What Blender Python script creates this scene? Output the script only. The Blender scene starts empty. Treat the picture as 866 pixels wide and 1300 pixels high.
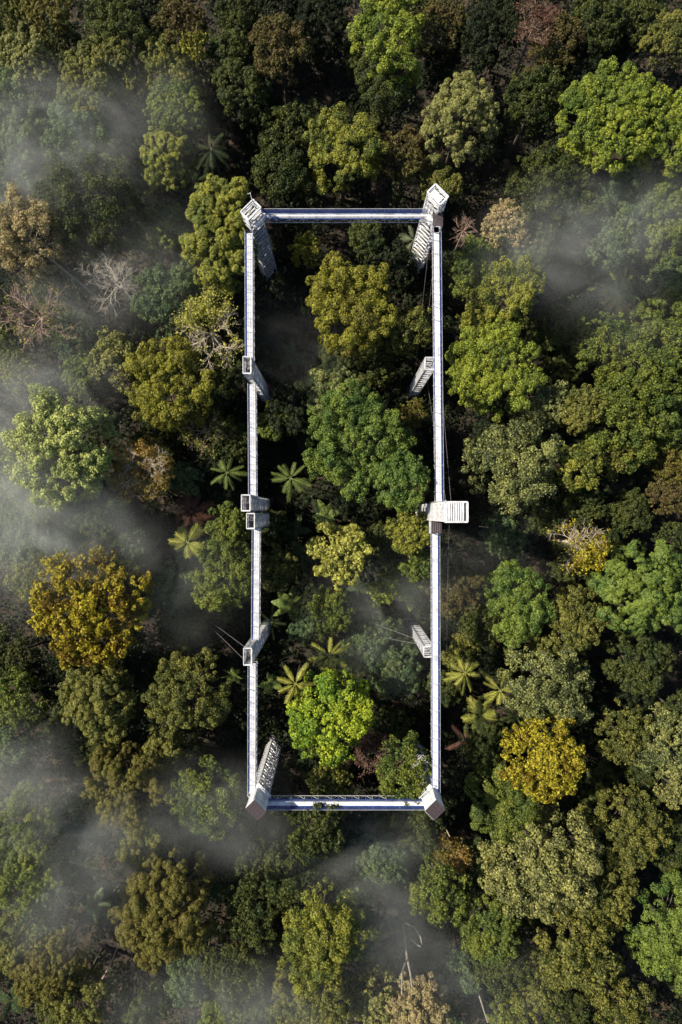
import bpy, math, random
import numpy as np
from mathutils import Vector, Matrix

random.seed(7)
RNG = np.random.default_rng(7)
SC = bpy.context.scene
COL = SC.collection

# ------------------------------------------------------------------ camera, sky, sun, exposure
CAM_Z = 141.0
F_PX = 867.0            # focal length in pixels of the 866 x 1300 photograph
cam_d = bpy.data.cameras.new('camera')
cam_d.sensor_fit = 'VERTICAL'; cam_d.sensor_height = 36.0
cam_d.lens = 36.0 * F_PX / 1300.0
cam_d.clip_start = 0.5; cam_d.clip_end = 6000
cam = bpy.data.objects.new('camera', cam_d); COL.objects.link(cam)
cam.location = (0, 0, CAM_Z); cam.rotation_euler = (0, 0, 0)
SC.camera = cam

SUN_EL = math.radians(44); SUN_AZ = math.radians(-72)     # azimuth clockwise from +Y (top of the photo); sun stands to the left
w = bpy.data.worlds.new('World'); SC.world = w; w.use_nodes = True
wn = w.node_tree; bgn = wn.nodes['Background']
sky = wn.nodes.new('ShaderNodeTexSky'); sky.sky_type = 'NISHITA'; sky.sun_disc = False
sky.sun_elevation = SUN_EL; sky.sun_rotation = SUN_AZ
wn.links.new(sky.outputs['Color'], bgn.inputs['Color']); bgn.inputs['Strength'].default_value = 0.08
sd = bpy.data.lights.new('sun', 'SUN'); sd.energy = 5.0; sd.angle = math.radians(1.5); sd.color = (1.0, 0.91, 0.74)
so = bpy.data.objects.new('sun', sd); COL.objects.link(so)
sdir = Vector((math.cos(SUN_EL)*math.sin(SUN_AZ), math.cos(SUN_EL)*math.cos(SUN_AZ), math.sin(SUN_EL)))
so.rotation_euler = sdir.to_track_quat('Z', 'Y').to_euler(); so.location = sdir*200
SC.view_settings.view_transform = 'Standard'; SC.view_settings.look = 'None'
SC.view_settings.exposure = 0.75; SC.view_settings.gamma = 1.0
SC.cycles.max_bounces = 4; SC.cycles.diffuse_bounces = 2; SC.cycles.glossy_bounces = 1
SC.cycles.transmission_bounces = 2; SC.cycles.transparent_max_bounces = 4; SC.cycles.volume_bounces = 0
SC.cycles.caustics_reflective = False; SC.cycles.caustics_refractive = False
SC.cycles.volume_max_steps = 64
SC.cycles.use_denoising = True

# ------------------------------------------------------------------ helpers
def P(px, py, z=0.0):
    """Where the photograph's pixel lies at height z."""
    d = (CAM_Z - z)/F_PX
    return Vector(((px-433)*d, (650-py)*d, z))

def new_mat(name):
    m = bpy.data.materials.new(name); m.use_nodes = True
    nt = m.node_tree; nt.nodes.clear()
    return m, nt, nt.nodes.new('ShaderNodeOutputMaterial')

def surf_mat(name, c1, c2, rough=0.6, metal=0.0, scale=2.0, spec=0.4, bump=0.0):
    m, nt, out = new_mat(name)
    p = nt.nodes.new('ShaderNodeBsdfPrincipled')
    tc = nt.nodes.new('ShaderNodeTexCoord'); n = nt.nodes.new('ShaderNodeTexNoise')
    n.inputs['Scale'].default_value = scale; n.inputs['Detail'].default_value = 5
    mx = nt.nodes.new('ShaderNodeValToRGB')
    mx.color_ramp.elements[0].position = .35; mx.color_ramp.elements[0].color = (*c1, 1)
    mx.color_ramp.elements[1].position = .65; mx.color_ramp.elements[1].color = (*c2, 1)
    nt.links.new(tc.outputs['Object'], n.inputs['Vector']); nt.links.new(n.outputs['Fac'], mx.inputs['Fac'])
    nt.links.new(mx.outputs['Color'], p.inputs['Base Color'])
    p.inputs['Roughness'].default_value = rough; p.inputs['Metallic'].default_value = metal
    p.inputs['Specular IOR Level'].default_value = spec
    if bump:
        b = nt.nodes.new('ShaderNodeBump'); b.inputs['Strength'].default_value = bump
        nt.links.new(n.outputs['Fac'], b.inputs['Height']); nt.links.new(b.outputs['Normal'], p.inputs['Normal'])
    nt.links.new(p.outputs['BSDF'], out.inputs['Surface'])
    return m

def leaf_mat(name, c1, c2, var=0.55, trans=0.28, patch=0.26, rough=0.5):
    m, nt, out = new_mat(name)
    L = nt.links.new
    geo = nt.nodes.new('ShaderNodeNewGeometry'); tc = nt.nodes.new('ShaderNodeTexCoord'); oi = nt.nodes.new('ShaderNodeObjectInfo')
    n = nt.nodes.new('ShaderNodeTexNoise'); n.noise_dimensions = '4D'
    n.inputs['Scale'].default_value = patch; n.inputs['Detail'].default_value = 2
    mw = nt.nodes.new('ShaderNodeMath'); mw.operation = 'MULTIPLY'; mw.inputs[1].default_value = 40
    L(oi.outputs['Random'], mw.inputs[0]); L(mw.outputs[0], n.inputs['W']); L(tc.outputs['Object'], n.inputs['Vector'])
    r = nt.nodes.new('ShaderNodeValToRGB')
    r.color_ramp.elements[0].position = .38; r.color_ramp.elements[0].color = (*c1, 1)
    r.color_ramp.elements[1].position = .62; r.color_ramp.elements[1].color = (*c2, 1)
    add = nt.nodes.new('ShaderNodeMath'); add.operation = 'MULTIPLY_ADD'; add.inputs[1].default_value = .3
    L(geo.outputs['Random Per Island'], add.inputs[0])
    sub = nt.nodes.new('ShaderNodeMath'); sub.operation = 'SUBTRACT'; sub.inputs[1].default_value = .15
    L(n.outputs['Fac'], sub.inputs[0]); L(sub.outputs[0], add.inputs[2]); L(add.outputs[0], r.inputs['Fac'])
    hsv = nt.nodes.new('ShaderNodeHueSaturation')
    mr = nt.nodes.new('ShaderNodeMapRange'); mr.inputs['To Min'].default_value = 1-var; mr.inputs['To Max'].default_value = 1+var
    L(geo.outputs['Random Per Island'], mr.inputs['Value']); L(mr.outputs[0], hsv.inputs['Value']); L(r.outputs['Color'], hsv.inputs['Color'])
    p = nt.nodes.new('ShaderNodeBsdfPrincipled'); p.inputs['Roughness'].default_value = rough
    p.inputs['Specular IOR Level'].default_value = .12
    t = nt.nodes.new('ShaderNodeBsdfTranslucent'); mix = nt.nodes.new('ShaderNodeMixShader'); mix.inputs[0].default_value = trans
    L(hsv.outputs['Color'], p.inputs['Base Color']); L(hsv.outputs['Color'], t.inputs['Color'])
    L(p.outputs['BSDF'], mix.inputs[1]); L(t.outputs['BSDF'], mix.inputs[2]); L(mix.outputs[0], out.inputs['Surface'])
    return m

# palette: name -> (colour 1, colour 2, words)
PAL = {
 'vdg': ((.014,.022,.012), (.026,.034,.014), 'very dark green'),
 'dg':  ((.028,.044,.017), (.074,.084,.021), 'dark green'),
 'mg':  ((.055,.086,.022), (.140,.160,.028), 'mid green'),
 'bg':  ((.085,.125,.024), (.215,.245,.030), 'bright green'),
 'lime':((.10,.18,.022), (.28,.33,.026), 'vivid lime green'),
 'yg':  ((.075,.098,.024), (.215,.215,.034), 'yellowish green'),
 'go':  ((.17,.13,.016), (.34,.30,.026), 'golden yellow'),
 'gor': ((.15,.095,.014), (.30,.26,.020), 'golden orange'),
 'gol': ((.105,.098,.020), (.215,.210,.028), 'golden olive'),
 'ol':  ((.070,.084,.024), (.165,.160,.036), 'olive green'),
 'pol': ((.125,.135,.050), (.23,.225,.070), 'pale olive'),
 'br':  ((.090,.066,.028), (.095,.088,.028), 'brownish'),
 'bro': ((.115,.095,.024), (.125,.118,.026), 'brownish olive'),
 'bl':  ((.050,.085,.040), (.11,.145,.055), 'bluish green'),
 'sp':  ((.075,.095,.042), (.22,.23,.075), 'grey green'),
 'tan': ((.34,.26,.13), (.28,.24,.11), 'tan'),
 'or':  ((.28,.17,.045), (.17,.145,.035), 'orange brown'),
 'py':  ((.22,.22,.045), (.34,.33,.07), 'pale yellow green'),
 'fg':  ((.055,.100,.026), (.145,.190,.034), 'fresh green'),
 'pg':  ((.22,.27,.080), (.40,.43,.14), 'pale green'),
 'red': ((.13,.06,.042), (.10,.065,.045), 'reddish brown'),
}
LEAF = {k: leaf_mat('foliage_'+v[2].replace(' ', '_'), v[0], v[1]) for k, v in PAL.items()}
BARK = surf_mat('bark_brown', (.06,.045,.035), (.12,.095,.075), .9, scale=3)
BARK_PALE = surf_mat('bark_pale', (.24,.21,.18), (.38,.35,.30), .85, scale=2)
BARK_PINK = surf_mat('bark_pinkish', (.26,.17,.13), (.38,.27,.21), .85, scale=2)
BARK_TAN = surf_mat('bark_tan', (.38,.31,.22), (.55,.47,.36), .85, scale=2)
SOIL = surf_mat('forest_soil', (.012,.009,.009), (.030,.022,.019), .95, scale=.25, bump=.3)
WHITE = surf_mat('white_painted_aluminium', (.48,.48,.50), (.82,.82,.84), .5, scale=1.1)
MESHG = surf_mat('grey_mesh_cladding', (.30,.31,.33), (.52,.53,.55), .55, scale=.9)
DECKM = surf_mat('white_deck_grating', (.50,.50,.51), (.86,.86,.87), .5, scale=.5)
DECKG = surf_mat('grey_white_deck_grating', (.42,.42,.45), (.66,.66,.69), .55, scale=.7)  # greyer deck tone for the left side bridges
NAVY = surf_mat('blue_netting', (.02,.04,.16), (.03,.07,.26), .6, scale=1)
BLUE = surf_mat('blue_edge_beam', (.04,.09,.35), (.06,.13,.45), .5, scale=1)
STEEL = surf_mat('galvanised_steel', (.42,.42,.44), (.58,.58,.60), .45, .35, scale=1.2)
STEELD = surf_mat('dark_steel', (.13,.12,.13), (.22,.20,.21), .6, .2, scale=1.5)  # tower interior shade put into the stair and landing tone; guy cables share it
BROWN = surf_mat('brown_roof_boards', (.030,.021,.025), (.050,.035,.040), .7, scale=3)
CONC = surf_mat('dark_purplish_concrete', (.085,.070,.080), (.13,.11,.12), .9, scale=1.5)  # dark purplish brown tone for the tower base slabs

def litter(m):
    nt = m.node_tree; p = next(n for n in nt.nodes if n.type == 'BSDF_PRINCIPLED'); src = p.inputs['Base Color'].links[0].from_socket
    tc = nt.nodes.new('ShaderNodeTexCoord'); v = nt.nodes.new('ShaderNodeTexVoronoi'); v.inputs['Scale'].default_value = 1.6
    n = nt.nodes.new('ShaderNodeTexNoise'); n.inputs['Scale'].default_value = .12; n.inputs['Detail'].default_value = 4
    nt.links.new(tc.outputs['Object'], v.inputs['Vector']); nt.links.new(tc.outputs['Object'], n.inputs['Vector'])
    r = nt.nodes.new('ShaderNodeValToRGB'); r.color_ramp.elements[0].color = (.010,.008,.008,1); r.color_ramp.elements[1].color = (.10,.062,.036,1)
    e = r.color_ramp.elements.new(.6); e.color = (.035,.032,.016,1)
    s_ = nt.nodes.new('ShaderNodeSeparateColor'); nt.links.new(v.outputs['Color'], s_.inputs[0]); nt.links.new(s_.outputs[0], r.inputs['Fac'])
    mx = nt.nodes.new('ShaderNodeMixRGB'); mr = nt.nodes.new('ShaderNodeMapRange'); mr.inputs['From Min'].default_value = .4; mr.inputs['From Max'].default_value = .6; mr.inputs['To Max'].default_value = .75; mr.inputs['To Min'].default_value = .25
    nt.links.new(n.outputs['Fac'], mr.inputs['Value']); nt.links.new(mr.outputs[0], mx.inputs['Fac']); nt.links.new(src, mx.inputs['Color1']); nt.links.new(r.outputs['Color'], mx.inputs['Color2'])
    nt.links.new(mx.outputs['Color'], p.inputs['Base Color'])
litter(SOIL)

def link(o, parent=None):
    COL.objects.link(o)
    if parent: o.parent = parent
    return o

def tag(o, label=None, cat=None, group=None, kind=None):
    if label: o['label'] = label
    if cat: o['category'] = cat
    if group: o['group'] = group
    if kind: o['kind'] = kind
    return o

def empty(name, loc, rz=0.0):
    o = bpy.data.objects.new(name, None); COL.objects.link(o)
    o.location = loc; o.rotation_euler = (0, 0, rz); o.empty_display_size = .5
    return o

def quad_mesh(name, V, mat, parent=None):
    """V: (n,4,3) array of quads -> one mesh of loose quads (leaf blades)."""
    n = len(V)
    me = bpy.data.meshes.new(name)
    me.vertices.add(n*4); me.vertices.foreach_set('co', V.reshape(-1).astype(np.float32))
    me.loops.add(n*4); me.loops.foreach_set('vertex_index', np.arange(n*4, dtype=np.int32))
    me.polygons.add(n); me.polygons.foreach_set('loop_start', np.arange(0, n*4, 4, dtype=np.int32))
    me.update(calc_edges=True)
    me.materials.append(mat)
    return link(bpy.data.objects.new(name, me), parent)

class MB:
    """collects boxes, bars and tubes into one mesh"""
    def __init__(s): s.v = []; s.f = []
    def box(s, c, d, rz=0.0):
        cx, cy, cz = c; a, b, h = d[0]/2, d[1]/2, d[2]/2; i = len(s.v); ca, sa = math.cos(rz), math.sin(rz)
        for z in (-h, h):
            for x, y in ((-a,-b),(a,-b),(a,b),(-a,b)):
                s.v.append((cx+x*ca-y*sa, cy+x*sa+y*ca, cz+z))
        s.f += [(i,i+3,i+2,i+1),(i+4,i+5,i+6,i+7),(i,i+1,i+5,i+4),(i+1,i+2,i+6,i+5),(i+2,i+3,i+7,i+6),(i+3,i,i+4,i+7)]
    def tube(s, pts, rad, n=5, cap=True):
        pts = [Vector(p) for p in pts]; rads = rad if hasattr(rad, '__len__') else [rad]*len(pts)
        i0 = len(s.v)
        for k, p in enumerate(pts):
            t = (pts[min(k+1, len(pts)-1)] - pts[max(k-1, 0)]).normalized()
            a = t.orthogonal().normalized() if abs(t.z) > .95 else t.cross(Vector((0,0,1))).normalized()
            b = t.cross(a)
            for j in range(n):
                q = 2*math.pi*(j+.5)/n
                s.v.append(tuple(p + (a*math.cos(q)+b*math.sin(q))*rads[k]))
        for k in range(len(pts)-1):
            for j in range(n):
                a, b = i0+k*n+j, i0+k*n+(j+1) % n
                s.f.append((a, b, b+n, a+n))
        if cap:
            s.f.append(tuple(i0+j for j in reversed(range(n)))); e = i0+(len(pts)-1)*n
            s.f.append(tuple(e+j for j in range(n)))
    def bar(s, a, b, t=.06): s.tube([a, b], t*.707, 4)
    def build(s, name, mat, parent=None):
        me = bpy.data.meshes.new(name); me.from_pydata(s.v, [], s.f); me.update(); me.materials.append(mat)
        return link(bpy.data.objects.new(name, me), parent)

# ------------------------------------------------------------------ ground
def ground():
    me = bpy.data.meshes.new('ground')
    n = 60; xs = np.linspace(-1, 1, n)
    xs = np.sign(xs)*(np.abs(xs)*130 + np.abs(xs)**6*1500)
    X, Y = np.meshgrid(xs, xs); Z = .35*np.sin(X*.11+1)*np.cos(Y*.09) + .25*np.sin(X*.31+Y*.23)
    Z = Z - .6
    v = np.stack([X, Y, Z], -1).reshape(-1, 3)
    f = [(j*n+i, j*n+i+1, (j+1)*n+i+1, (j+1)*n+i) for j in range(n-1) for i in range(n-1)]
    me.from_pydata(v.tolist(), [], f); me.update(); me.materials.append(SOIL)
    for p in me.polygons: p.use_smooth = True
    return tag(link(bpy.data.objects.new('ground', me)), 'dark leaf strewn forest floor', None, None, 'structure')
ground()

# ------------------------------------------------------------------ leaves
def unit(a): return a/np.maximum(np.linalg.norm(a, axis=-1, keepdims=True), 1e-6)

def blades(pos, nrm, size, rng, asp=.62):
    """kite shaped leaf blades, slightly folded"""
    n = len(pos)
    r = unit(rng.normal(size=(n, 3))); t = unit(np.cross(nrm, r)); b = np.cross(nrm, t)
    s = size[:, None]
    V = np.empty((n, 4, 3))
    V[:, 0] = pos - t*s*.5
    V[:, 1] = pos + b*s*.5*asp + nrm*s*.10
    V[:, 2] = pos + t*s*.5
    V[:, 3] = pos - b*s*.5*asp + nrm*s*.10
    return V

def crown_mesh(R, H, kind, rng, sx=1.0, sy=1.0, leaf=None, dens=1.0, rcf_=None):
    """clumps on a dome, sub-clumps on the clumps, leaf blades on the sub-clumps (local coords, dome base at z=0)"""
    ph = rng.uniform(0, 6.28, 5); am = rng.uniform(.015, .065, 5)
    def Rt(th): return R*(1 + sum(am[k]*np.sin((k+2)*th+ph[k]) for k in range(5)))
    par = {  # clump size, sub-clump ratio, blade size, flatness of normals, shell thickness
      'broad':  (.26, .40, .30, .8, .35),
      'billow': (.20, .36, .25, .40, .18),
      'speck':  (.26, .45, .35, 1.2, .45),
      'fan':    (.22, .50, .29, .6, .22),
      'star':   (.24, .50, .58, .9, .35),
    }[kind]
    rcf, sub, ls, rnd, shell = par
    if leaf: ls = leaf
    if rcf_: rcf = rcf_
    rc0 = max(rcf*R, .75)
    nc = int(1.9*sx*sy*(R/rc0)**2)+3
    k = np.arange(nc)+.5
    rho = np.sqrt(k/nc)*.86; th = k*2.39996 + rng.uniform(0, 6.28) + rng.normal(0, .25, nc)
    rho = np.clip(rho + rng.normal(0, .05, nc), 0, .93)
    rr = rho*Rt(th)
    cz = H*np.sqrt(np.clip(1-rho**2, 0, 1))*rng.uniform(.72, 1.12, nc)
    if kind == 'fan': cz = H*(.55+.45*np.sqrt(np.clip(1-rho**2, 0, 1)))*rng.uniform(.85, 1.1, nc)
    c = np.stack([rr*np.cos(th)*sx, rr*np.sin(th)*sy, cz], -1)
    rc = rc0*rng.uniform(.68, 1.25, nc)
    keep = rng.random(nc) > .04
    c, rc = c[keep], rc[keep]
    # skirt below the rim
    m = int(nc*.5); t2 = rng.uniform(0, 6.28, m)
    c2 = np.stack([.82*Rt(t2)*np.cos(t2)*sx, .82*Rt(t2)*np.sin(t2)*sy, rng.uniform(-.45, .15, m)*H], -1)
    c = np.concatenate([c, c2]); rc = np.concatenate([rc, rc0*rng.uniform(.6, 1.0, m)])
    zfl = {'fan': .55}.get(kind, .85)
    # sub-clumps
    ns = int(1.5/sub**2)
    d = unit(rng.normal(size=(len(c), ns, 3))+np.array([0, 0, .45]))
    d[..., 2] = np.where(d[..., 2] < -.35, -d[..., 2], d[..., 2])
    sc_ = c[:, None]+d*(rc[:, None, None]*.78)*np.array([1, 1, zfl]); sr = (rc[:, None]*sub*rng.uniform(.7, 1.3, (len(c), ns)))
    if kind != 'billow': sc_ = sc_ + rng.normal(0, .12, sc_.shape)*rc[:, None, None]
    sc_ = sc_.reshape(-1, 3); sr = sr.reshape(-1)
    nrm_c = d.reshape(-1, 3)
    if kind == 'star':
        # whorls of narrow blades
        reps = np.maximum(1, (sr*sr*9.5*dens/(ls*ls)).astype(int)); idx = np.repeat(np.arange(len(sr)), reps); n = len(idx)
        dd = unit(rng.normal(size=(n, 3))+nrm_c[idx]*1.2); wp = sc_[idx]+dd*sr[idx][:, None]*.9
        ax = unit(dd+np.array([0, 0, .8])+rng.normal(0, .3, (n, 3)))
        NB = 7; r = unit(np.cross(ax, rng.normal(size=(n, 3)))); q = np.cross(ax, r)
        out = []
        for j in range(NB):
            a = 2*math.pi*j/NB
            e = r*math.cos(a)+q*math.sin(a); g = -r*math.sin(a)+q*math.cos(a)
            s = ls*rng.uniform(.75, 1.15, n)[:, None]*.62
            V = np.empty((n, 4, 3)); V[:, 0] = wp; V[:, 1] = wp+e*s*.6+g*s*.2+ax*s*.10; V[:, 2] = wp+e*s*1.1-ax*s*.15; V[:, 3] = wp+e*s*.6-g*s*.2+ax*s*.10
            out.append(V)
        return np.concatenate(out), c
    reps = np.maximum(2, (2*math.pi*sr*sr*1.5*dens/(ls*ls*.31*2.0)).astype(int))
    idx = np.repeat(np.arange(len(sr)), reps); n = len(idx)
    dd = unit(rng.normal(size=(n, 3))+nrm_c[idx]*.7+np.array([0, 0, .25]))
    rad = sr[idx]*(1-shell*rng.random(n)**1.5)
    pos = sc_[idx]+dd*rad[:, None]
    nr = unit(dd+np.array([0, 0, .35])+rng.normal(size=(n, 3))*rnd*.55)
    return blades(pos, nr, ls*rng.uniform(.65, 1.3, n), rng, .66), c

LEAVES = [0]
def trunk_mesh(base_h, R, rng, clumps, mat, parent, name='trunk', r0=None, lean=(0, 0)):
    mb = MB(); r0 = r0 or max(.16, R*.055)
    top = Vector((lean[0], lean[1], base_h+.1*R))
    pts = [Vector((0,0,-1.0)), Vector((lean[0]*.25+rng.normal(0,.1), lean[1]*.25, base_h*.35)), Vector((lean[0]*.6+rng.normal(0,.15), lean[1]*.6+rng.normal(0,.15), base_h*.72)), top]
    mb.tube(pts, [r0*1.5, r0, r0*.85, r0*.6], 7)
    sel = rng.permutation(len(clumps))[:12]
    for i in sel:
        e = Vector(clumps[i]) + Vector((lean[0], lean[1], base_h)); s = pts[2].lerp(top, rng.uniform(0, 1))
        mid = s.lerp(e, .5) + Vector((rng.normal(0,.2), rng.normal(0,.2), .12*(e-s).length))
        mb.tube([s, mid, e], [r0*.42, r0*.28, r0*.10], 5)
    return mb.build(name, mat, parent)

TREES = []      # (object, px, py, r, look words)
def tree(px, py, r, kind='broad', pal='dg', ztop=20.0, sx=1.0, sy=1.0, rot=0.0, name=None, look=None, group=None, flat=.75, dens=1.0, leaf=None, rcf=None, cat='tree'):
    rng = np.random.default_rng(int(px*131+py*17+r))
    zc = ztop
    for _ in range(3):
        R = r*(CAM_Z-zc)/F_PX; H = flat*R; zc = ztop-H*.75
    base_h = max(ztop-H*1.12, 1.0)
    loc = P(px, py, zc); loc.z = 0
    root = empty(name or 'forest_tree', loc, rot)
    V, cl = crown_mesh(R, H, kind, rng, sx, sy, leaf, dens, rcf)
    V = V + np.array([0, 0, base_h])
    LEAVES[0] += len(V)
    quad_mesh('crown', V, LEAF[pal], root)
    trunk_mesh(base_h, R, rng, cl, BARK, root)
    TREES.append([root, px, py, r, look or size_word(r)+' '+PAL[pal][2]+' '+KINDW[kind], group, cat])
    return root
def size_word(r): return 'small' if r < 27 else ('medium sized' if r < 45 else 'large')
KINDW = {'broad': 'leafy tree', 'billow': 'cauliflower crowned tree', 'speck': 'speckled leaved tree', 'fan': 'flat layered tree', 'star': 'star leaved tree'}

def branches(mb, p, d, L, r, depth, rng, spread=.6, up=.12, tips=None, kids=3):
    n = 4; pts = [p]; q = p.copy(); dd = d.copy()
    for k in range(n):
        dd = (dd+Vector(rng.normal(0, .16, 3))+Vector((0,0,up*.3))).normalized(); q = q+dd*L/n; pts.append(q.copy())
    rs = [r*(1-.55*k/n) for k in range(n+1)]
    mb.tube(pts, rs, 5 if r > .08 else 4, cap=False)
    if depth == 0 or r < .010:
        if tips is not None: tips.append(q)
        return
    for k in range(kids + (1 if rng.random() < .4 else 0)):
        t = pts[rng.integers(1, n+1)] if k else pts[-1]
        nd = (dd*1.0+Vector(rng.normal(0, spread, 3))).normalized(); nd.z = max(nd.z, -.25)
        branches(mb, t, nd.normalized(), L*rng.uniform(.55, .8), r*.56, depth-1, rng, spread, up, tips, kids)

def bare_tree(px, py, r, ztop, bark, pal=None, name='bare_tree', look='', leafy=0.0, lean=(0,0), sector=None, depth=3, group=None, leaf=.42, thick=1.0):
    rng = np.random.default_rng(int(px*7+py*31))
    R = r*(CAM_Z-ztop+2)/F_PX
    base_h = max(ztop-R*.75, 3)
    loc = P(px, py, base_h+.3*R); loc.z = 0
    root = empty(name, loc)
    mb = MB(); r0 = max(.12, .045*R)*thick
    lx, ly = lean
    loc2 = Vector((lx, ly, -1.0))
    mb.tube([loc2, loc2*.6+Vector((0,0,base_h*.5)), Vector((0,0,base_h))], [r0*1.5, r0*1.15, r0], 7)
    tips = []
    nl = 9
    for k in range(nl):
        a = 2*math.pi*(k+rng.uniform(-.3, .3))/nl; el = rng.uniform(.25, .9)
        d = Vector((math.cos(a)*math.cos(el), math.sin(a)*math.cos(el), math.sin(el)))
        branches(mb, Vector((0,0,base_h-rng.uniform(0,.15)*R)), d, R*.5, r0*.55, depth, rng, .5, .1, tips)
    mb.build('trunk', bark, root)
    if pal and leafy > 0:
        T = np.array([tuple(t) for t in tips]);
        sel = rng.random(len(T)) < leafy
        if sector is not None:
            ang = np.arctan2(T[:, 1], T[:, 0]); sel = np.abs((ang-sector+math.pi) % (2*math.pi)-math.pi) < 1.0
            sel |= rng.random(len(T)) < leafy*.12
        T = T[sel]
        if len(T):
            nper = 10 if sector is None else 9
            pos = np.repeat(T, nper, 0)+rng.normal(0, .38, (len(T)*nper, 3)); nr = unit(rng.normal(size=pos.shape)*.7+np.array([0,0,.8]))
            V = blades(pos, nr, leaf*rng.uniform(.6, 1.2, len(pos)), rng); LEAVES[0] += len(V)
            quad_mesh('crown', V, LEAF[pal], root)
    TREES.append([root, px, py, r, look, group, 'tree'])
    return root

def frond_quads(L, wid, droop, lift, rng, nl=17, broad=False):
    """a frond along +X: stalk plus leaflets (or one broad fluted blade)"""
    out = []
    def curve(t): return np.array([L*t*(1-.10*t*abs(droop)), 0, lift*L*t-droop*L*t*t])
    for i in range(8):
        a, b = curve(i/8), curve((i+1)/8); w0, w1 = .045*(1-i/9), .045*(1-(i+1)/9)
        out.append([a+[0,-w0,.02], b+[0,-w1,.02], b+[0,w1,.02], a+[0,w0,.02]])
    if broad:
        n = 12
        for sgn in (-1, 1):
            for i in range(n):
                t0, t1 = .1+.9*i/n, .1+.9*(i+1)/n
                w0, w1 = [wid*math.sin(math.pi*min(1, max(0, t))**.75)**.7 if 0 < t < 1 else .02 for t in (t0, t1)]
                a, b = curve(t0), curve(t1); j = rng.uniform(.85, 1.05)
                out.append([a, b, b+[.06*L*.3, sgn*w1*j, -.25*w1], a+[.06*L*.3, sgn*w0*j, -.25*w0]])
    else:
        for sgn in (-1, 1):
            for i in range(nl):
                t = .14+.86*(i+.5)/nl; p = curve(t)
                l = wid*(.35+.65*math.sin(math.pi*(t*.9+.06)))*rng.uniform(.85, 1.12); dx = L/nl*.55
                fwd = .75*l+.1; tip = p+np.array([fwd, sgn*l*.92, -.28*l*rng.uniform(.6, 1.3)])
                out.append([p+[-dx*.4,0,0], p+[dx*.55,0,0], tip+[dx*.18,0,0], tip+[-dx*.12,0,0]])
    return np.array(out, dtype=float)

def palm(px, py, r, ztop, pal, look, n=11, broad=False, name='palm_tree', bark=BARK, wid=None, lean=(0,0), group=None, part='frond'):
    rng = np.random.default_rng(int(px*3+py*11))
    R = r*(CAM_Z-ztop)/F_PX; loc = P(px, py, ztop); loc.z = 0
    root = empty(name, loc)
    mb = MB(); r0 = .17 if not broad else .10
    mb.tube([(lean[0], lean[1], -1), (lean[0]*.45, lean[1]*.45, ztop*.5), (0,0,ztop*.9), (0,0,ztop+.05)], [r0*1.4, r0, r0*.9, r0*.9], 7)
    mb.build('trunk' if not broad else 'stem', bark, root)
    a0 = rng.uniform(0, 6.28)
    for k in range(n):
        L = R*rng.uniform(.66, 1.18); dr = rng.uniform(.3, .6) if not broad else rng.uniform(.2, .45); lift = rng.uniform(.25, .5) - (.25 if k % 2 else 0)
        V = frond_quads(L, (wid or (.24 if broad else .17))*(1 if broad else .85)*R, dr, lift, rng, broad=broad)
        a = a0+2*math.pi*k/n+rng.normal(0, .2)
        roll = rng.normal(0, .4); cr, sr_ = math.cos(roll), math.sin(roll)
        Y = V[..., 1]*cr-V[..., 2]*sr_*.3; 
        ca, sa = math.cos(a), math.sin(a)
        W = np.stack([V[..., 0]*ca-Y*sa, V[..., 0]*sa+Y*ca, V[..., 2]+V[..., 1]*sr_+ztop], -1)
        quad_mesh(part, W, LEAF_PALM[pal], root)
    TREES.append([root, px, py, r, look, group, 'palm' if not broad and name == 'palm_tree' else 'plant'])
    return root
LEAF_PALM = {k: leaf_mat('frond_'+k_, a, b, var=.22, trans=.3, patch=.6, rough=.4) for k, k_, a, b in (
  ('y', 'yellow_green', (.30,.33,.06), (.50,.47,.11)), ('g', 'green', (.10,.15,.04), (.19,.23,.06)), ('d', 'dark_green', (.035,.055,.025), (.06,.08,.03)),  # yellow green raised to put a sunlit look into the frond colour
  ('r', 'red_brown', (.10,.050,.038), (.15,.075,.055)), ('p', 'pale', (.16,.20,.11), (.22,.26,.15)))}

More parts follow.
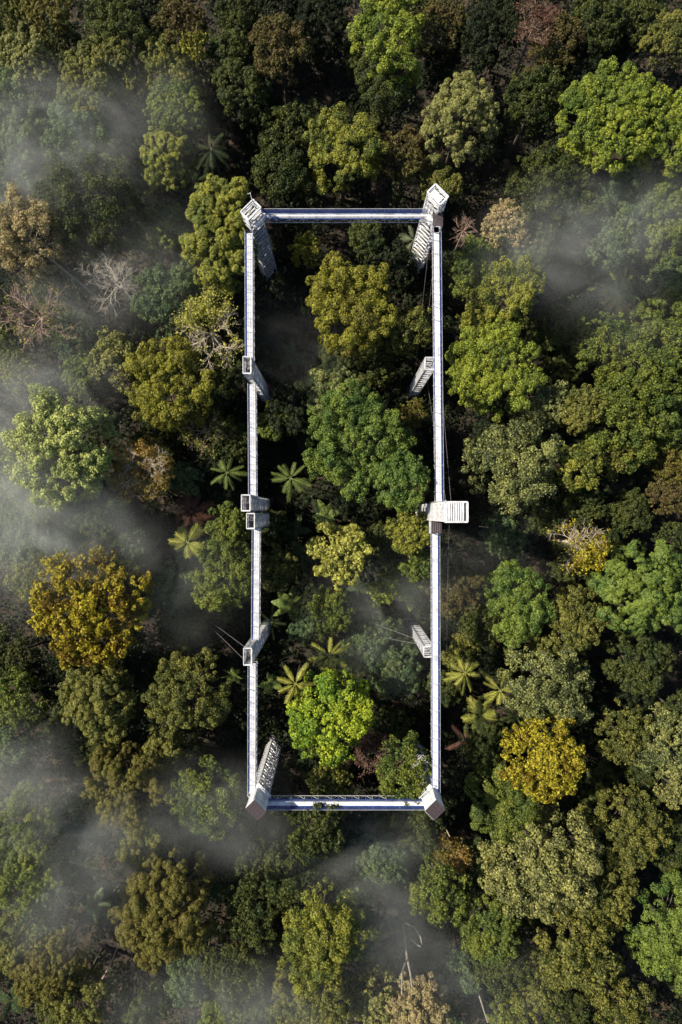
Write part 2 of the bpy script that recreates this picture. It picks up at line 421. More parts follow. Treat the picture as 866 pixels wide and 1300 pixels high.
# ------------------------------------------------------------------ the walkway: bridges
DZ = 27.0   # deck height
def bridge(a, b, label, width=.86, inner=1, grey=False):
    """a, b: pixel ends at deck height. Local x runs along the bridge."""
    A, B = P(*a, DZ), P(*b, DZ); d = B-A; L = d.length; rz = math.atan2(d.y, d.x)
    root = empty('suspension_bridge', A, rz); tag(root, label, 'bridge', 'white walkway bridges of the loop')
    h = width/2
    mb = MB(); n = max(1, round(L/1.12)); s = L/n
    for i in range(n): mb.box(((i+.5)*s, 0, 0), (s-(.10 if grey else .045), width, .06))
    mb.build('deck', DECKG if grey else DECKM, root)
    mb = MB()
    for sg in (-1, 1): mb.box((L/2, sg*(h+.07), -.06), (L, .10, .16))
    mb.build('edge_beam', BLUE, root)
    m = max(1, round(L/2.25)); sp = L/m
    for sg in (-1, 1):
        y = sg*(h+.19)
        r = MB()
        r.bar((0, y, 1.25), (L, y, 1.25), .05)
        for i in range(m+1):
            x = min(max(i*sp, .04), L-.04)
            r.box((x, y, .55), (.055, .055, 1.55)); r.bar((x, y, -.15), (x, y+sg*.26, -.15), .05); r.bar((x, y+sg*.26, -.15), (x, y, .55), .03)
        R_ = r.build('railing', STEEL, root)
        net = MB()
        ew = abs(d.y) > abs(d.x); nh, gp = (4, .7) if ew else (9, .3)
        for k in range(nh): net.box((L/2, y-sg*.03, .06+k*1.05/(nh-1)), (L, .012, .03 if ew else .06))
        q = int(L/gp)
        for i in range(q+1): net.box((min(i*gp+.02, L-.02), y-sg*.045, .56), (.03, .012, 1.16))
        net.build('safety_net', NAVY, R_)
    t = MB()
    for i in range(n+1): t.box((min(max(i*s, .05), L-.05), 0, -.085), (.12, width+.02, .10))
    for sg in (-1, 1):
        y = sg*(h+.07); t.box((L/2, y, -1.45), (L, .09, .09))
        for i in range(2*m):
            x0, x1 = i*sp/2, (i+1)*sp/2
            z0, z1 = (-.15, -1.42) if i % 2 == 0 else (-1.42, -.15)
            t.bar((x0, y, z0), (x1, y, z1), .055)
            t.bar((x1, y, -.15), (x1, y, -1.42), .04)
    for i in range(m+1): t.bar((min(i*sp, L), -h, -1.45), (min(i*sp, L), h, -1.45), .05)
    t.build('truss', STEEL, root)
    for i in (1, m-1) if m > 6 else ():
        l = MB(); l.tube([(i*sp, -inner*0+sg*0, -1.5), (i*sp, 0, -1.75)], .09, 6); l.build('clamp', STEEL, root)
    return root
bridge((333, 274), (541, 274), 'white walkway bridge along the top side of the loop')
bridge((554.0, 288), (557.5, 641), 'long white walkway bridge on the upper right side of the loop')
bridge((552.5, 676), (553, 1006), 'long white walkway bridge on the lower right side of the loop')
bridge((335, 1019), (542, 1019), 'white walkway bridge along the bottom side, partly under leaves', .98, -1)
bridge((317, 296), (317.5, 456), 'first white bridge down the left side, below the top left corner tower', .9, grey=True)
bridge((320.5, 488), (321.5, 632), 'narrow white bridge down to the middle left pair of towers', .85, grey=True)
bridge((326, 670), (325, 812), 'greyish white bridge going down from the middle left pair of towers', .85, grey=True)
bridge((321, 842), (320.5, 1006), 'lowest white bridge on the left side, ending at bottom left corner tower', .9, grey=True)

# ------------------------------------------------------------------ towers
def tower(cx, cy, a, b, rot, ztop, label, clad=None, clad_sides=(0,1,2,3), roof=None, step=1.25, slab=True, stairs=True, steel=STEEL, frame=WHITE, ft=.20, name='lattice_tower', spire=False, z0=-.8, solid=False, ring=.15, cladmat=None):
    root = empty(name, (cx, cy, 0), rot); tag(root, label, 'tower', 'towers that carry the walkway')
    ha, hb = a/2, b/2
    C4 = [(-ha,-hb), (ha,-hb), (ha,hb), (-ha,hb)]
    for x, y in C4:
        m = MB(); m.box((x, y, (ztop+z0)/2), (.16, .16, ztop-z0)); m.build('post', steel, root)
    m = MB(); n = int(ztop/step)
    for i in range(1, n+1):
        z = i*ztop/n
        if i == n: z -= .08
        for k in range(4):
            (x0,y0),(x1,y1) = C4[k], C4[(k+1) % 4]
            m.bar((x0,y0,z), (x1,y1,z), ring)
            zz = (i-1)*ztop/n
            if (i+k) % 2: m.bar((x0,y0,zz), (x1,y1,z-.05), .055)
            else: m.bar((x1,y1,zz), (x0,y0,z-.05), .055)
    m.build('bracing', steel, root)
    if stairs:
        nf = int((ztop-1.0)/1.9); zc = .2
        for i in range(nf):
            f = MB(); y = (hb*.46)*(1 if i % 2 else -1); sg = 1 if i % 2 else -1
            for t in range(8):
                x = sg*(-ha*.62+1.24*ha*(t+.5)/8); f.box((x, y, zc+1.9*(t+1)/8), (.20, hb*.82, .05))
            for yy in (y-hb*.42, y+hb*.42):
                f.bar((sg*-ha*.68, yy, zc), (sg*ha*.68, yy, zc+1.9), .08)
                f.bar((sg*-ha*.68, yy, zc+1.0), (sg*ha*.68, yy, zc+2.9), .05)
            f.build('stair_flight', STEELD, root)
            l = MB(); l.box((sg*ha*.82, 0, zc+1.9), (ha*.34, b*.94, .06)); l.build('landing', STEELD, root)
            zc += 1.9
    if clad:
        c0, c1 = clad
        for k in clad_sides:
            (x0,y0),(x1,y1) = C4[k], C4[(k+1) % 4]; p = MB(); mx, my = (x0+x1)/2, (y0+y1)/2
            ln = math.hypot(x1-x0, y1-y0); r_ = math.atan2(y1-y0, x1-x0); nx, ny = math.sin(r_), -math.cos(r_)
            nb = max(4, int(ln/.28)); e = .12
            for j in range(nb):      # ribbed sheet: raised strips on a backing sheet
                t = (j+.5)/nb
                if j % 2 == 0: p.box((x0+(x1-x0)*t+nx*e, y0+(y1-y0)*t+ny*e, (c0+c1)/2), (.05, .05, c1-c0), r_)
            zz = c0
            while zz < c1-.3 and not solid:
                p.box((mx+nx*(e-.035), my+ny*(e-.035), zz+.12), (ln+.1, .015, .17), r_); zz += .42
            if solid: p.box((mx+nx*(e-.035), my+ny*(e-.035), (c0+c1)/2), (ln+.1, .015, c1-c0-.04), r_)
            p.build('wall_panel', cladmat or WHITE, root)
    t = MB()
    for k in range(4):
        (x0,y0),(x1,y1) = C4[k], C4[(k+1) % 4]
        t.bar((x0*1.06,y0*1.06,ztop+.05), (x1*1.06,y1*1.06,ztop+.05), ft)
        t.bar((x0*1.04,y0*1.04,ztop-.75), (x1*1.04,y1*1.04,ztop-.75), ft*.6)
    t.build('top_frame', frame, root)
    if roof:
        r = MB(); nb = 5
        for j in range(nb):
            r.box((-ha-.12+(a+.24)*(j+.5)/nb, 0, ztop+.24+.004*(j % 2)), ((a+.24)/nb-.03, b+.3, .10))
        r.build('roof', roof, root)
    if slab:
        s = MB(); s.box((0, 0, .15), (a+1.1, b+1.1, .5)); s.build('base_slab', CONC, root)
    return root
R45 = math.radians(45)
nw = tower(-14.6, 48.9, 2.7, 1.75, R45, 30.5, 'silvery open lattice stair tower with bare top at top left corner of loop', step=1.45, ring=.22, ft=.15)
m = MB(); m.tube([(1.2, .8, 30.5), (1.35, 1.1, 32.6)], .07, 5); m.tube([(1.35,1.1,32.4),(1.0,1.3,32.6)], .05, 4); m.build('mast', WHITE, nw)
ne = tower(15.3, 50.2, 2.7, 1.75, -R45, 33.0, 'white lattice stair tower with bright square top at top right corner of loop', step=1.5, ring=.19, steel=WHITE, clad=(27.5, 30.8), clad_sides=(0,3))
m = MB(); [m.box((-.1, -.5+.33*i, 32.8), (2.2, .25, .08)) for i in range(3)]; m.build('top_platform', WHITE, ne)
sw = tower(-13.6, -47.5, 2.5, 1.65, -R45, 32.0, 'corner tower with brown square roof and white cladding at bottom left', clad=(25.4, 31.9), roof=BROWN, step=1.35, ring=.2, solid=True)
se = tower(15.0, -47.5, 2.3, 1.85, R45, 32.0, 'corner tower with brown square roof and white cladding at bottom right', clad=(25.4, 31.9), roof=BROWN, step=1.2, solid=True)
em = tower(16.7, 0.0, 3.1, 2.75, 0, 42.0, 'tallest tower, white and slatted, leaning out over the middle right of the loop', clad=(12.0, 41.6), clad_sides=(3,), step=1.35, spire=True)
m = MB(); [m.box((-1.38+.34*i, 0, 42.02), (.21, 2.6, .08)) for i in range(8)]; m.build('top_platform', WHITE, em)
m = MB(); m.tube([(-1.5, 1.6, 24), (-1.5, 1.6, 42.3)], .08, 6); m.build('mast', STEEL, em)
ue = tower(14.95, 24.9, 1.6, 1.9, 0, 26.6, 'slim grey ladder like tower under the upper right bridge', clad=None, step=1.9, stairs=False, ring=.17, ft=.10, steel=STEEL, name='support_tower')
le = tower(14.75, -23.4, 1.6, 1.7, 0, 26.6, 'slim pale ladder like tower under the lower right bridge', clad=None, step=1.9, stairs=False, ring=.17, ft=.10, steel=STEEL, name='support_tower')
# left side towers, clad boxes with open tops
w1 = tower(-15.1, 23.6, 1.2, 2.6, 0, 31.4, 'white clad open topped tower on the left side, above the middle', clad=(26.0, 31.3), step=1.3, ft=.08, cladmat=MESHG)
w2 = tower(-15.2, 1.45, 1.3, 2.45, 0, 32.0, 'upper box of the white tower pair at middle left', clad=(21.0, 31.9), step=1.3, ft=.09, cladmat=MESHG)
w3 = tower(-14.5, -1.45, 1.2, 2.35, 0, 31.5, 'lower box of the white tower pair at middle left', clad=(21.0, 31.4), step=1.3, ft=.09, cladmat=MESHG)
w4 = tower(-15.0, -23.2, 1.2, 2.6, 0, 31.4, 'white clad open topped tower on the left side, below the middle', clad=(26.0, 31.3), step=1.3, ft=.08, cladmat=MESHG)

def landing_house(px0, py0, px1, py1, z, h, label, mat):
    a, b = P(px0, py0, z), P(px1, py1, z); c = (a+b)/2; root = empty('landing_shelter', (c.x, c.y, z-h))
    tag(root, label, 'shelter')
    sx_, sy_ = abs(b.x-a.x), abs(b.y-a.y)
    m = MB()
    for i in range(5): m.box(((i-2)*sx_/5, 0, h), (sx_/5-.03, sy_, .1))
    m.build('roof', mat, root)
    for x in (-1, 1):
        for y in (-1, 1):
            q = MB(); q.box((x*(sx_/2-.1), y*(sy_/2-.1), h/2-.03), (.1, .1, h-.06)); q.build('post', STEEL, root)
    q = MB(); q.box((0, 0, -.02), (sx_+.1, sy_+.1, .1)); q.build('floor', STEEL, root)
landing_house(549.5, 268, 562.5, 287, DZ+2.4, 2.4, 'brown landing roof below the top right corner tower', BROWN)
landing_house(547.5, 661, 561, 677.5, DZ+2.4, 2.4, 'brown landing roof just below the tallest tower on right', BROWN)

def platform(px, py, sx_, sy_, rot, label):
    c = P(px, py, DZ); root = empty('corner_landing', c, rot); tag(root, label, 'platform')
    m = MB(); n = 6
    for i in range(n): m.box(((i-(n-1)/2)*sx_/n, 0, .0), (sx_/n-.03, sy_, .08))
    m.build('floor', DECKM, root)
    for s in (-1, 1):
        r = MB(); r.bar((-sx_/2, s*sy_/2, 1.15), (sx_/2, s*sy_/2, 1.15), .07)
        for k in range(5): r.box((-sx_/2+.05+k*(sx_-.1)/4, s*sy_/2, .55), (.06, .06, 1.2))
        r.build('railing', WHITE, root)
platform(325, 279, 2.6, 2.2, R45, 'white landing floor at the foot of the top left tower top')
platform(330, 1008, 3.0, 2.4, -R45, 'white landing floor between bottom left tower and its two bridges')
platform(545, 1009, 2.8, 2.4, R45, 'white landing floor between bottom right tower and its two bridges')
platform(545, 275, 2.0, 2.0, -R45, 'white landing floor where the top bridge meets the top right tower')

def handrail(pts, label):
    W = [P(x, y, 1.0) for x, y in pts]; root = empty('path_handrail', (W[0].x, W[0].y, 0)); tag(root, label, 'handrail')
    o = Vector((W[0].x, W[0].y, 0)); m = MB(); m.tube([p-o for p in W], .16, 5); m.build('rail', STEEL, root)
    for p in W:
        q = MB(); q.box((p.x-o.x, p.y-o.y, .2), (.12, .12, 1.5)); q.build('post', STEEL, root)
handrail([(343, 326), (361, 333), (364, 352)], 'bent pale handrail on forest floor right of top left tower')
handrail([(343, 931), (363, 948)], 'short straight pale handrail beside foot of bottom left tower')
handrail([(513, 786), (531, 786), (531, 793)], 'dark bent handrail at foot of the lower right slim tower')

def cable(a, b, label, r=.035):
    A, B = Vector(a), Vector(b); pts = []
    for k in range(9):
        t = k/8; p = A.lerp(B, t)-A; p.z -= math.sin(math.pi*t)*(B-A).length*.012; pts.append(p)
    root = MB(); root.tube(pts, r, 4); o = root.build('guy_cable', STEELD); o.location = A
    tag(o, label, 'cable', 'thin guy cables of the walkway')
cable((17.9, 1.4, 30), (20.0, 33, 2), 'thin cable running up the picture from tallest tower, outer one')
cable((17.1, 1.4, 30), (16.9, 30, 3), 'thin cable running up the picture from tallest tower, inner one')
cable((17.6, -1.4, 30), (21.5, -30, 2), 'thin cable running down the picture from the tallest tower')
cable((-15.7, -22.2, 29), (-29, -21.0, 1), 'upper of two cables leaving the lower left side tower leftward')
cable((-15.7, -24.4, 29), (-29, -21.6, 1), 'lower of two cables leaving the lower left side tower leftward')
cable((14.0, -22.8, 20), (-4, -19.0, 1), 'upper cable stretched leftward from lower right slim tower')
cable((14.0, -24.0, 17), (-6, -23.0, 1), 'lower cable stretched leftward from lower right slim tower')
cable((15.1, 48.5, 27), (14.4, 20, .6), 'left of two thin lines falling from top right tower')
cable((16.2, 48.5, 27), (15.9, 20, .6), 'right of two thin lines falling from top right tower')

# ------------------------------------------------------------------ trees
T = tree
HERO = [
 # px, py, r, kind, palette, ztop, kwargs
 (113,768,80,'speck','gor',27,dict(look='huge round golden yellow tree', leaf=.44, flat=.5, rcf=.13, sx=1.0, sy=1.0, dens=1.4, name='golden_tree')),
 (420,907,57,'fan','lime',25,dict(look='vivid lime green tree inside the loop', leaf=.38, flat=.7, rcf=.17, name='lime_tree')),
 (690,965,55,'speck','go',25,dict(look='round bright golden tree', leaf=.40, rcf=.15, flat=.6, name='golden_tree')),
 (75,572,68,'speck','pg',30,dict(look='big pale bright green dome shaped tree', flat=.75, leaf=.32, sy=1.12, dens=1.3, rcf=.17)),
 (430,702,38,'fan','py',22,dict(look='round pale yellow tree inside the loop', leaf=.44)),
 (278,298,48,'star','yg',27,dict(look='tall yellow green star leaved tree', sy=1.55, dens=1.3)),
 (213,488,56,'fan','gol',23,dict(look='large golden olive tree')),
 (445,388,56,'fan','gol',24,dict(look='golden green spreading tree inside the loop', sy=1.05)),
 (452,560,68,'broad','fg',26,dict(rcf=.2, look='largest mid green tree inside the loop', sy=1.1)),
 (428,505,38,'broad','sp',22,dict(look='pale grey green tree on top of the largest tree in loop')),
 (512,612,38,'fan','fg',28.6,dict(look='green leafy tree touching the right bridge from the left')),
 (210,1150,64,'billow','bro',25,dict(look='large brownish olive cauliflower crowned tree', sy=1.2, flat=.9)),
 (585,150,46,'billow','pol',27,dict(look='tall pale olive cauliflower crowned tree', sy=1.1, flat=1.1)),
 (120,256,67,'speck','dg',24,dict(look='very large dark green round tree')),
 (625,468,58,'fan','bg',26,dict(look='broad bright green tree right of the loop', flat=.75, rcf=.18)),
 (775,150,66,'fan','bg',25,dict(look='wide bright green layered tree', flat=.42, dens=1.25, sx=1.1, rcf=.13)),
 (850,165,56,'fan','bg',23.5,dict(look='green layered tree at right edge', flat=.45, rcf=.14)),
 (492,48,46,'fan','bg',26,dict(look='tall bright yellow green tree at the top', sy=1.45, flat=1.0)),
 (690,1095,70,'broad','pol',24,dict(look='very large pale olive tree', sx=1.05, sy=.85, leaf=.44)),
 (735,1205,50,'broad','ol',22,dict(look='olive yellow tree', leaf=.42)),
 (852,1185,50,'fan','fg',23,dict(look='saturated bright green tree at right edge', sy=1.3)),
 (405,1185,54,'fan','yg',25,dict(look='large sunlit yellow green tree', sy=1.1)),
 (820,748,60,'star','fg',25,dict(look='large green star leaved tree at right edge')),
 (35,1075,52,'billow','mg',26,dict(look='tall green cauliflower crowned tree at left edge', sy=1.55, flat=1.0)),
 (655,765,44,'fan','fg',22,dict(look='fresh green tree', sy=1.15)),
 (514,978,36,'speck','mg',27.5,dict(look='dense green tree filling the bottom right loop corner', sy=1.25)),
 (400,1052,36,'speck','dg',29,dict(look='dark green tree covering part of the bottom bridge', sx=1.05)),
 (240,880,50,'broad','ol',24,dict(look='yellow tinged olive tree')),
 (160,1000,52,'billow','bro',23,dict(look='olive brown cauliflower crowned tree', sy=1.1)),
 (262,1012,45,'speck','mg',22,dict(look='green tree with light leaves')),
 (125,888,50,'billow','ol',23,dict(look='dark olive cauliflower crowned tree')),
 (645,372,43,'broad','yg',24,dict(look='round yellowish green tree', flat=.9)),
 (650,588,58,'speck','sp',24,dict(look='large speckled grey green tree right of the loop')),
 (695,868,56,'speck','sp',22,dict(look='large speckled grey green tree')),
 (530,1275,40,'broad','tan',20,dict(look='pale tan yellow tree at bottom edge')),
 (30,293,50,'speck','tan',26,dict(look='pale tan feathery tree at left edge', leaf=.30, dens=.9)),
 (180,597,42,'speck','or',22,dict(look='orange brown tree with showing branches', leaf=.34, dens=.5)),
 (355,60,38,'speck','br',24,dict(look='round brown tree near the top')),
 (113,105,40,'billow','ol',24,dict(look='olive cauliflower crowned tree near top left', sy=1.3)),
 (435,195,48,'fan','yg',22,dict(look='yellowish green tree above the top bridge')),
 (285,730,42,'broad','mg',23,dict(look='dense green tree left of the left side bridge', sy=1.1)),
 (520,676,27,'fan','yg',22,dict(look='small sunlit yellow green tree', sx=1.1)),
]
for px, py, r, k, pal, z, kw in HERO: T(px, py, r, k, pal, z, **kw)
REST = [
 (12,18,34,'broad','ol',22),(60,8,28,'billow','bro',23),(38,72,40,'billow','pol',22),(52,112,24,'speck','br',18),(150,38,42,'broad','dg',22),(205,12,30,'broad','vdg',18),
 (228,30,30,'speck','br',22),(215,92,42,'billow','ol',21),(247,56,16,'speck','gol',23),(288,68,28,'billow','dg',21),(305,110,35,'billow','dg',22),
 (226,146,36,'fan','mg',23),(212,198,34,'star','yg',22),(100,168,40,'broad','bl',22),(152,165,28,'speck','red',17),(20,130,38,'broad','bl',18),(35,178,36,'broad','bl',17),(12,225,32,'broad','bl',16),
 (205,292,32,'star','mg',18),(400,25,38,'broad','vdg',17),(370,165,38,'speck','dg',19),(358,218,36,'speck','dg',19),(330,140,26,'broad','vdg',15),(362,250,22,'speck','vdg',17),
 (480,112,34,'fan','dg',20),(555,38,36,'speck','br',19),(605,50,32,'broad','vdg',18),(705,58,34,'speck','br',20),(645,20,32,'broad','vdg',18),(755,30,38,'broad','dg',19),(812,22,30,'broad','dg',17),(852,48,32,'billow','ol',21),
 (515,195,31,'speck','br',19),(680,125,40,'speck','dg',22),(740,85,28,'broad','vdg',17),(700,243,52,'speck','dg',22),(560,235,25,'billow','ol',16),(645,285,28,'speck','tan',16),(745,265,36,'broad','bl',18),
 (795,250,42,'broad','bl',17),(848,255,34,'broad','mg',18),(782,302,36,'broad','bl',18),(848,308,32,'broad','mg',18),(466,302,24,'fan','dg',15),(388,318,19,'speck','gol',15),(600,325,20,'fan','mg',16),
 (212,378,42,'broad','bl',21),(95,428,28,'broad','bl',15),(145,458,36,'speck','pol',22),(105,478,22,'fan','mg',20),(272,478,34,'broad','dg',17),(12,598,38,'broad','mg',19),(290,560,30,'broad','dg',14),
 (350,537,24,'fan','mg',12),(512,415,32,'speck','ol',21),(505,335,26,'broad','vdg',15),(372,362,28,'speck','vdg',12),(25,472,26,'broad','ol',16),(60,360,26,'broad','dg',15),(10,372,26,'broad','vdg',14),
 (598,350,28,'fan','mg',18),(700,420,34,'speck','dg',17),(738,400,28,'broad','bl',16),(765,432,36,'speck','mg',19),(832,470,46,'speck','mg',21),(842,408,38,'broad','mg',19),(690,512,38,'speck','sp',21),(736,520,28,'fan','ol',21),
 (732,594,34,'fan','yg',22),(800,533,56,'speck','mg',22),(852,588,30,'speck','bro',18),(782,580,26,'speck','ol',19),(850,628,30,'speck','br',17),(740,642,34,'broad','dg',15),(612,408,30,'broad','yg',19),(852,358,30,'broad','bl',17),
 (519,528,20,'speck','bro',15),(45,725,38,'broad','ol',17),(28,680,44,'broad','bl',18),(105,672,38,'broad','bl',18),(290,672,30,'broad','mg',19),(220,745,34,'broad','bl',17),(232,795,34,'broad','dg',15),
 (15,832,32,'broad','dg',17),(22,888,32,'speck','mg',19),(14,942,32,'speck','bl',19),(205,950,26,'billow','ol',18),(62,862,28,'speck','vdg',14),(90,838,26,'speck','vdg',15),(170,842,28,'broad','vdg',15),
 (350,722,28,'star','ol',13),(385,797,17,'star','bl',10),(422,775,30,'broad','mg',17),(487,748,19,'speck','bg',14),(498,806,24,'broad','bl',9),(470,815,36,'broad','bl',13),(503,850,32,'broad','bl',12),(532,718,22,'fan','mg',18),
 (612,792,24,'speck','dg',17),(722,792,46,'broad','ol',21),(810,842,44,'broad','dg',20),(788,930,42,'speck','ol',20),(838,942,38,'speck','sp',20),(562,872,24,'star','dg',11),(585,830,26,'speck','ol',14),(580,752,32,'speck','br',13),
 (640,680,28,'broad','bl',14),(692,655,26,'broad','dg',14),(420,1000,26,'speck','ol',15),(618,962,26,'broad','dg',15),(395,962,22,'broad','vdg',11),(20,1195,38,'billow','ol',20),(62,1232,44,'billow','bro',21),(92,1275,42,'billow','ol',20),
 (322,1150,44,'speck','dg',19),(372,1110,36,'speck','dg',20),(318,1085,28,'broad','dg',15),(395,1268,48,'fan','ol',23),(300,1230,38,'speck','dg',18),(182,1060,34,'billow','ol',18),(92,1040,30,'broad','bl',18),
 (640,1015,52,'fan','mg',21),(792,1052,46,'broad','ol',20),(558,1130,44,'speck','mg',20),(622,1180,40,'fan','mg',21),(762,1132,46,'broad','ol',19),(858,1000,24,'speck','pol',20),(476,1268,30,'billow','pol',19),
 (482,1090,34,'broad','bl',14),(448,1125,28,'broad','bl',13),(528,1050,30,'broad','dg',15),(690,1248,34,'broad','ol',18),(640,1228,34,'speck','dg',17),(782,1270,42,'speck','ol',18),(725,1290,34,'broad','dg',18),(650,1295,28,'fan','yg',18),
 (850,1055,30,'broad','dg',15),(180,1285,36,'broad','dg',15),(240,1240,28,'broad','bl',13),(340,1290,30,'broad','dg',16),(590,1235,28,'broad','bl',14),(148,70,20,'billow','ol',23),(862,900,24,'broad','dg',16),(745,905,26,'broad','vdg',15),
 (60,640,28,'broad','mg',21),(165,700,28,'speck','bl',16),(345,670,20,'star','dg',9),(120,540,26,'broad','bl',15),(305,440,20,'broad','dg',11),(862,690,26,'speck','dg',16),(770,700,26,'broad','dg',14),
 (160,110,28,'billow','ol',20),(270,150,24,'broad','vdg',13),(350,10,28,'broad','vdg',18),(300,15,30,'broad','dg',18),(185,235,22,'broad','bl',15),(455,145,30,'broad','vdg',14),(800,650,30,'broad','dg',14),(560,90,26,'broad','vdg',13),
]
rr_ = random.Random(5)
for a in REST: T(*a, rcf=rr_.choice([None, .17, .2, .32]), sx=rr_.uniform(.88, 1.2), sy=rr_.uniform(.88, 1.2), rot=rr_.uniform(0, 3.1), flat=rr_.uniform(.65, 1.0))

# bare and thinly leaved trees
B = bare_tree
B(266,420,42,25.5,BARK_TAN,'py',look='tan bare branched tree with a pale leafy patch', leafy=.5, sector=1.9, depth=4, thick=1.1)
B(145,358,44,22,BARK_PALE,look='grey leafless tree in mist', depth=4, thick=1.2)
B(45,398,46,21,BARK_PINK,'yg',look='reddish leafless tree with a few leaves', leafy=.04, depth=4)
B(590,290,22,14,BARK_PINK,look='small pinkish leafless tree', depth=3, thick=1.0)
B(738,690,38,21,BARK_TAN,'go',look='half bare tree with bright yellow leaves', leafy=.6, sector=-.9, depth=4)
B(478,960,32,13,BARK_PINK,'red',look='reddish twiggy tree inside the loop', leafy=.25, depth=4)
B(262,548,30,16,BARK_PINK,'yg',look='purplish brown twiggy tree with sparse leaves', leafy=.12, depth=4)
B(680,28,30,22,BARK_PINK,'red',look='reddish bare tree at the top', leafy=.15, depth=4)
B(572,1085,26,14,BARK_TAN,'or',look='orange brown twiggy tree below bottom right tower', leafy=.4, lean=(-2.0,6.5), depth=4)
B(180,592,36,23.5,BARK_TAN,look='tan bare branches rising through orange brown tree', depth=4)
B(30,300,34,25,BARK_PALE,look='pale leaning trunk tree rising through tan crown', depth=2, lean=(9,-7))
B(712,640,18,12,BARK_PALE,look='small pale dead sapling', depth=2)

def dead_trunk(path, r0, look, bark=BARK_PALE, sides=()):
    W = [P(x, y, z) for x, y, z in path]; o = Vector((W[0].x, W[0].y, 0)); root = empty('dead_tree', o)
    m = MB(); m.tube([p-o for p in W], [r0*(1-.6*i/(len(W)-1)) for i in range(len(W))], 6); m.build('trunk', bark, root)
    for s in sides:
        S = [P(x, y, z)-o for x, y, z in s]; m = MB(); m.tube(S, [r0*.6*(1-.6*i/(len(S)-1)) for i in range(len(S))], 5); m.build('branch', bark, root)
    TREES.append([root, path[-1][0], path[-1][1], 20, look, None, 'tree'])
dead_trunk([(510,1160,0),(514,1190,7),(517,1216,13),(521,1235,17),(523,1252,20)], .33, 'white forked dead trunk in mist', sides=[[(517,1216,13),(510,1236,17),(510,1262,20)], [(515,1172,5),(526,1177,8),(534,1190,11),(536,1200,12)], [(521,1192,8),(528,1198,9),(534,1202,10)]])
dead_trunk([(592,1212,0),(603,1246,9),(612,1275,14),(619,1298,18)], .24, 'slim white leaning dead trunk at bottom edge')
dead_trunk([(395,1000,0),(395,985,3),(395,975,4)], .22, 'pinkish trunk standing above the bottom bridge', BARK_PINK)
dead_trunk([(561,1032,5),(565,1050,11),(571,1062,14)], .2, 'orange leaning trunk beside the bottom right tower', BARK_TAN)
dead_trunk([(120,1260,1),(140,1225,8),(150,1200,13)], .22, 'reddish leaning trunk at bottom left', BARK_PINK)
dead_trunk([(640,830,3),(652,818,6),(668,812,8)], .12, 'thin bare twig beside the palms', BARK_TAN)
dead_trunk([(775,1105,1),(758,1088,7),(750,1070,12)], .16, 'pale thin trunk slanting under olive crowns', BARK_PALE)
dead_trunk([(480,935,0),(484,925,3),(480,912,8)], .16, 'slim grey trunk beside the lime green tree', BARK_PALE)
dead_trunk([(608,668,2),(640,672,3),(668,690,5)], .13, 'thin pale fallen branch right of tallest tower', BARK_TAN)
dead_trunk([(740,1020,1),(752,1026,6),(765,1033,10)], .18, 'short orange broken branch among olive crowns', BARK_TAN)

# palms and big leaved plants
palm(369,607,28,15,'g','palm standing between left bridge and largest loop tree', 11)
palm(288,600,25,17,'g','palm left of the middle left bridges', 11)
palm(238,688,27,19,'y','yellow green palm with thick fronds', 10, wid=.26)
palm(375,868,26,17,'y','yellow tipped palm left of lime green tree', 9, wid=.2)
palm(418,832,26,16,'y','yellow green palm above the lime green tree', 9, wid=.2)
palm(590,855,27,17,'y','upper left palm of the palm cluster', 10)
palm(635,876,28,18,'y','right palm of the palm cluster', 10)
palm(610,908,27,17.5,'y','lowest palm of the palm cluster', 11, wid=.28)
palm(655,908,20,9,'g','small shaded palm at the end of the palm cluster', 9)
palm(268,190,26,20,'d','dark palm above the star leaved tree', 10)
palm(247,232,24,19,'d','second dark palm lower down near the star leaved tree', 9)
palm(785,372,32,14,'g','pale misty palm with long feathery fronds', 12, wid=.16)
palm(243,650,30,12,'r','dead reddish brown palm with drooping fronds', 9, wid=.26)
palm(590,940,26,8,'r','dead reddish palm below the palm cluster', 7)
palm(535,240,24,12,'d','dark palm behind the top right tower', 10)
palm(525,305,26,10,'p','pale fronded palm beside the foot of top right tower', 9)
palm(395,630,24,9,'d','shaded dark palm right of the middle left towers', 9)
palm(740,560,20,12,'d','small dark palm among speckled trees', 9)
palm(105,1095,22,9,'d','dark palm under the mist at lower left', 9)
palm(200,1290,22,10,'d','dark palm at bottom edge', 9)
bp = lambda *a, **k: palm(*a, broad=True, name='broad_leaf_plant', part='leaf', **k)
bp(385,705,28,7,'d','broad leaved plant with dull grey green blades left of pale yellow tree', n=7)
bp(372,672,24,6,'d','broad leaved plant below the middle left towers', n=6)
bp(372,768,27,6,'g','pale broad leaved fern plant near the lower left bridge', n=8)
bp(520,752,26,7,'g','broad leaved plant with three big blades near lower right bridge', n=6)
bp(295,857,15,7,'g','small rosette plant with rounded leaves left of left bridge', n=8, wid=.22)
bp(398,478,26,6,'d','large leaved shaded plant in upper left of loop', n=7)
bp(372,455,22,5,'d','smaller shaded large leaved plant inside the upper loop', n=7)
bp(395,950,20,5,'d','dark banana like plant at the lower loop corner', n=6)
bp(352,500,20,5,'r','reddish withered broad leaved plant inside the loop', n=6)
bp(475,775,18,5,'g','small broad leaved plant in the misty lower loop', n=6)
bp(120,1150,26,6,'d','dark broad leaved plant under mist at lower left', n=7)
bp(15,1270,24,8,'d','dark broad leaved plant in the bottom left corner', n=7)
bp(680,560,18,9,'d','dark broad leaved plant between speckled crowns', n=6)
bp(455,1210,22,6,'d','dark broad leaved plant right of the large yellow green tree', n=7)
bp(500,1130,20,6,'d','shaded broad leaved plant above the white forked trunk', n=7)
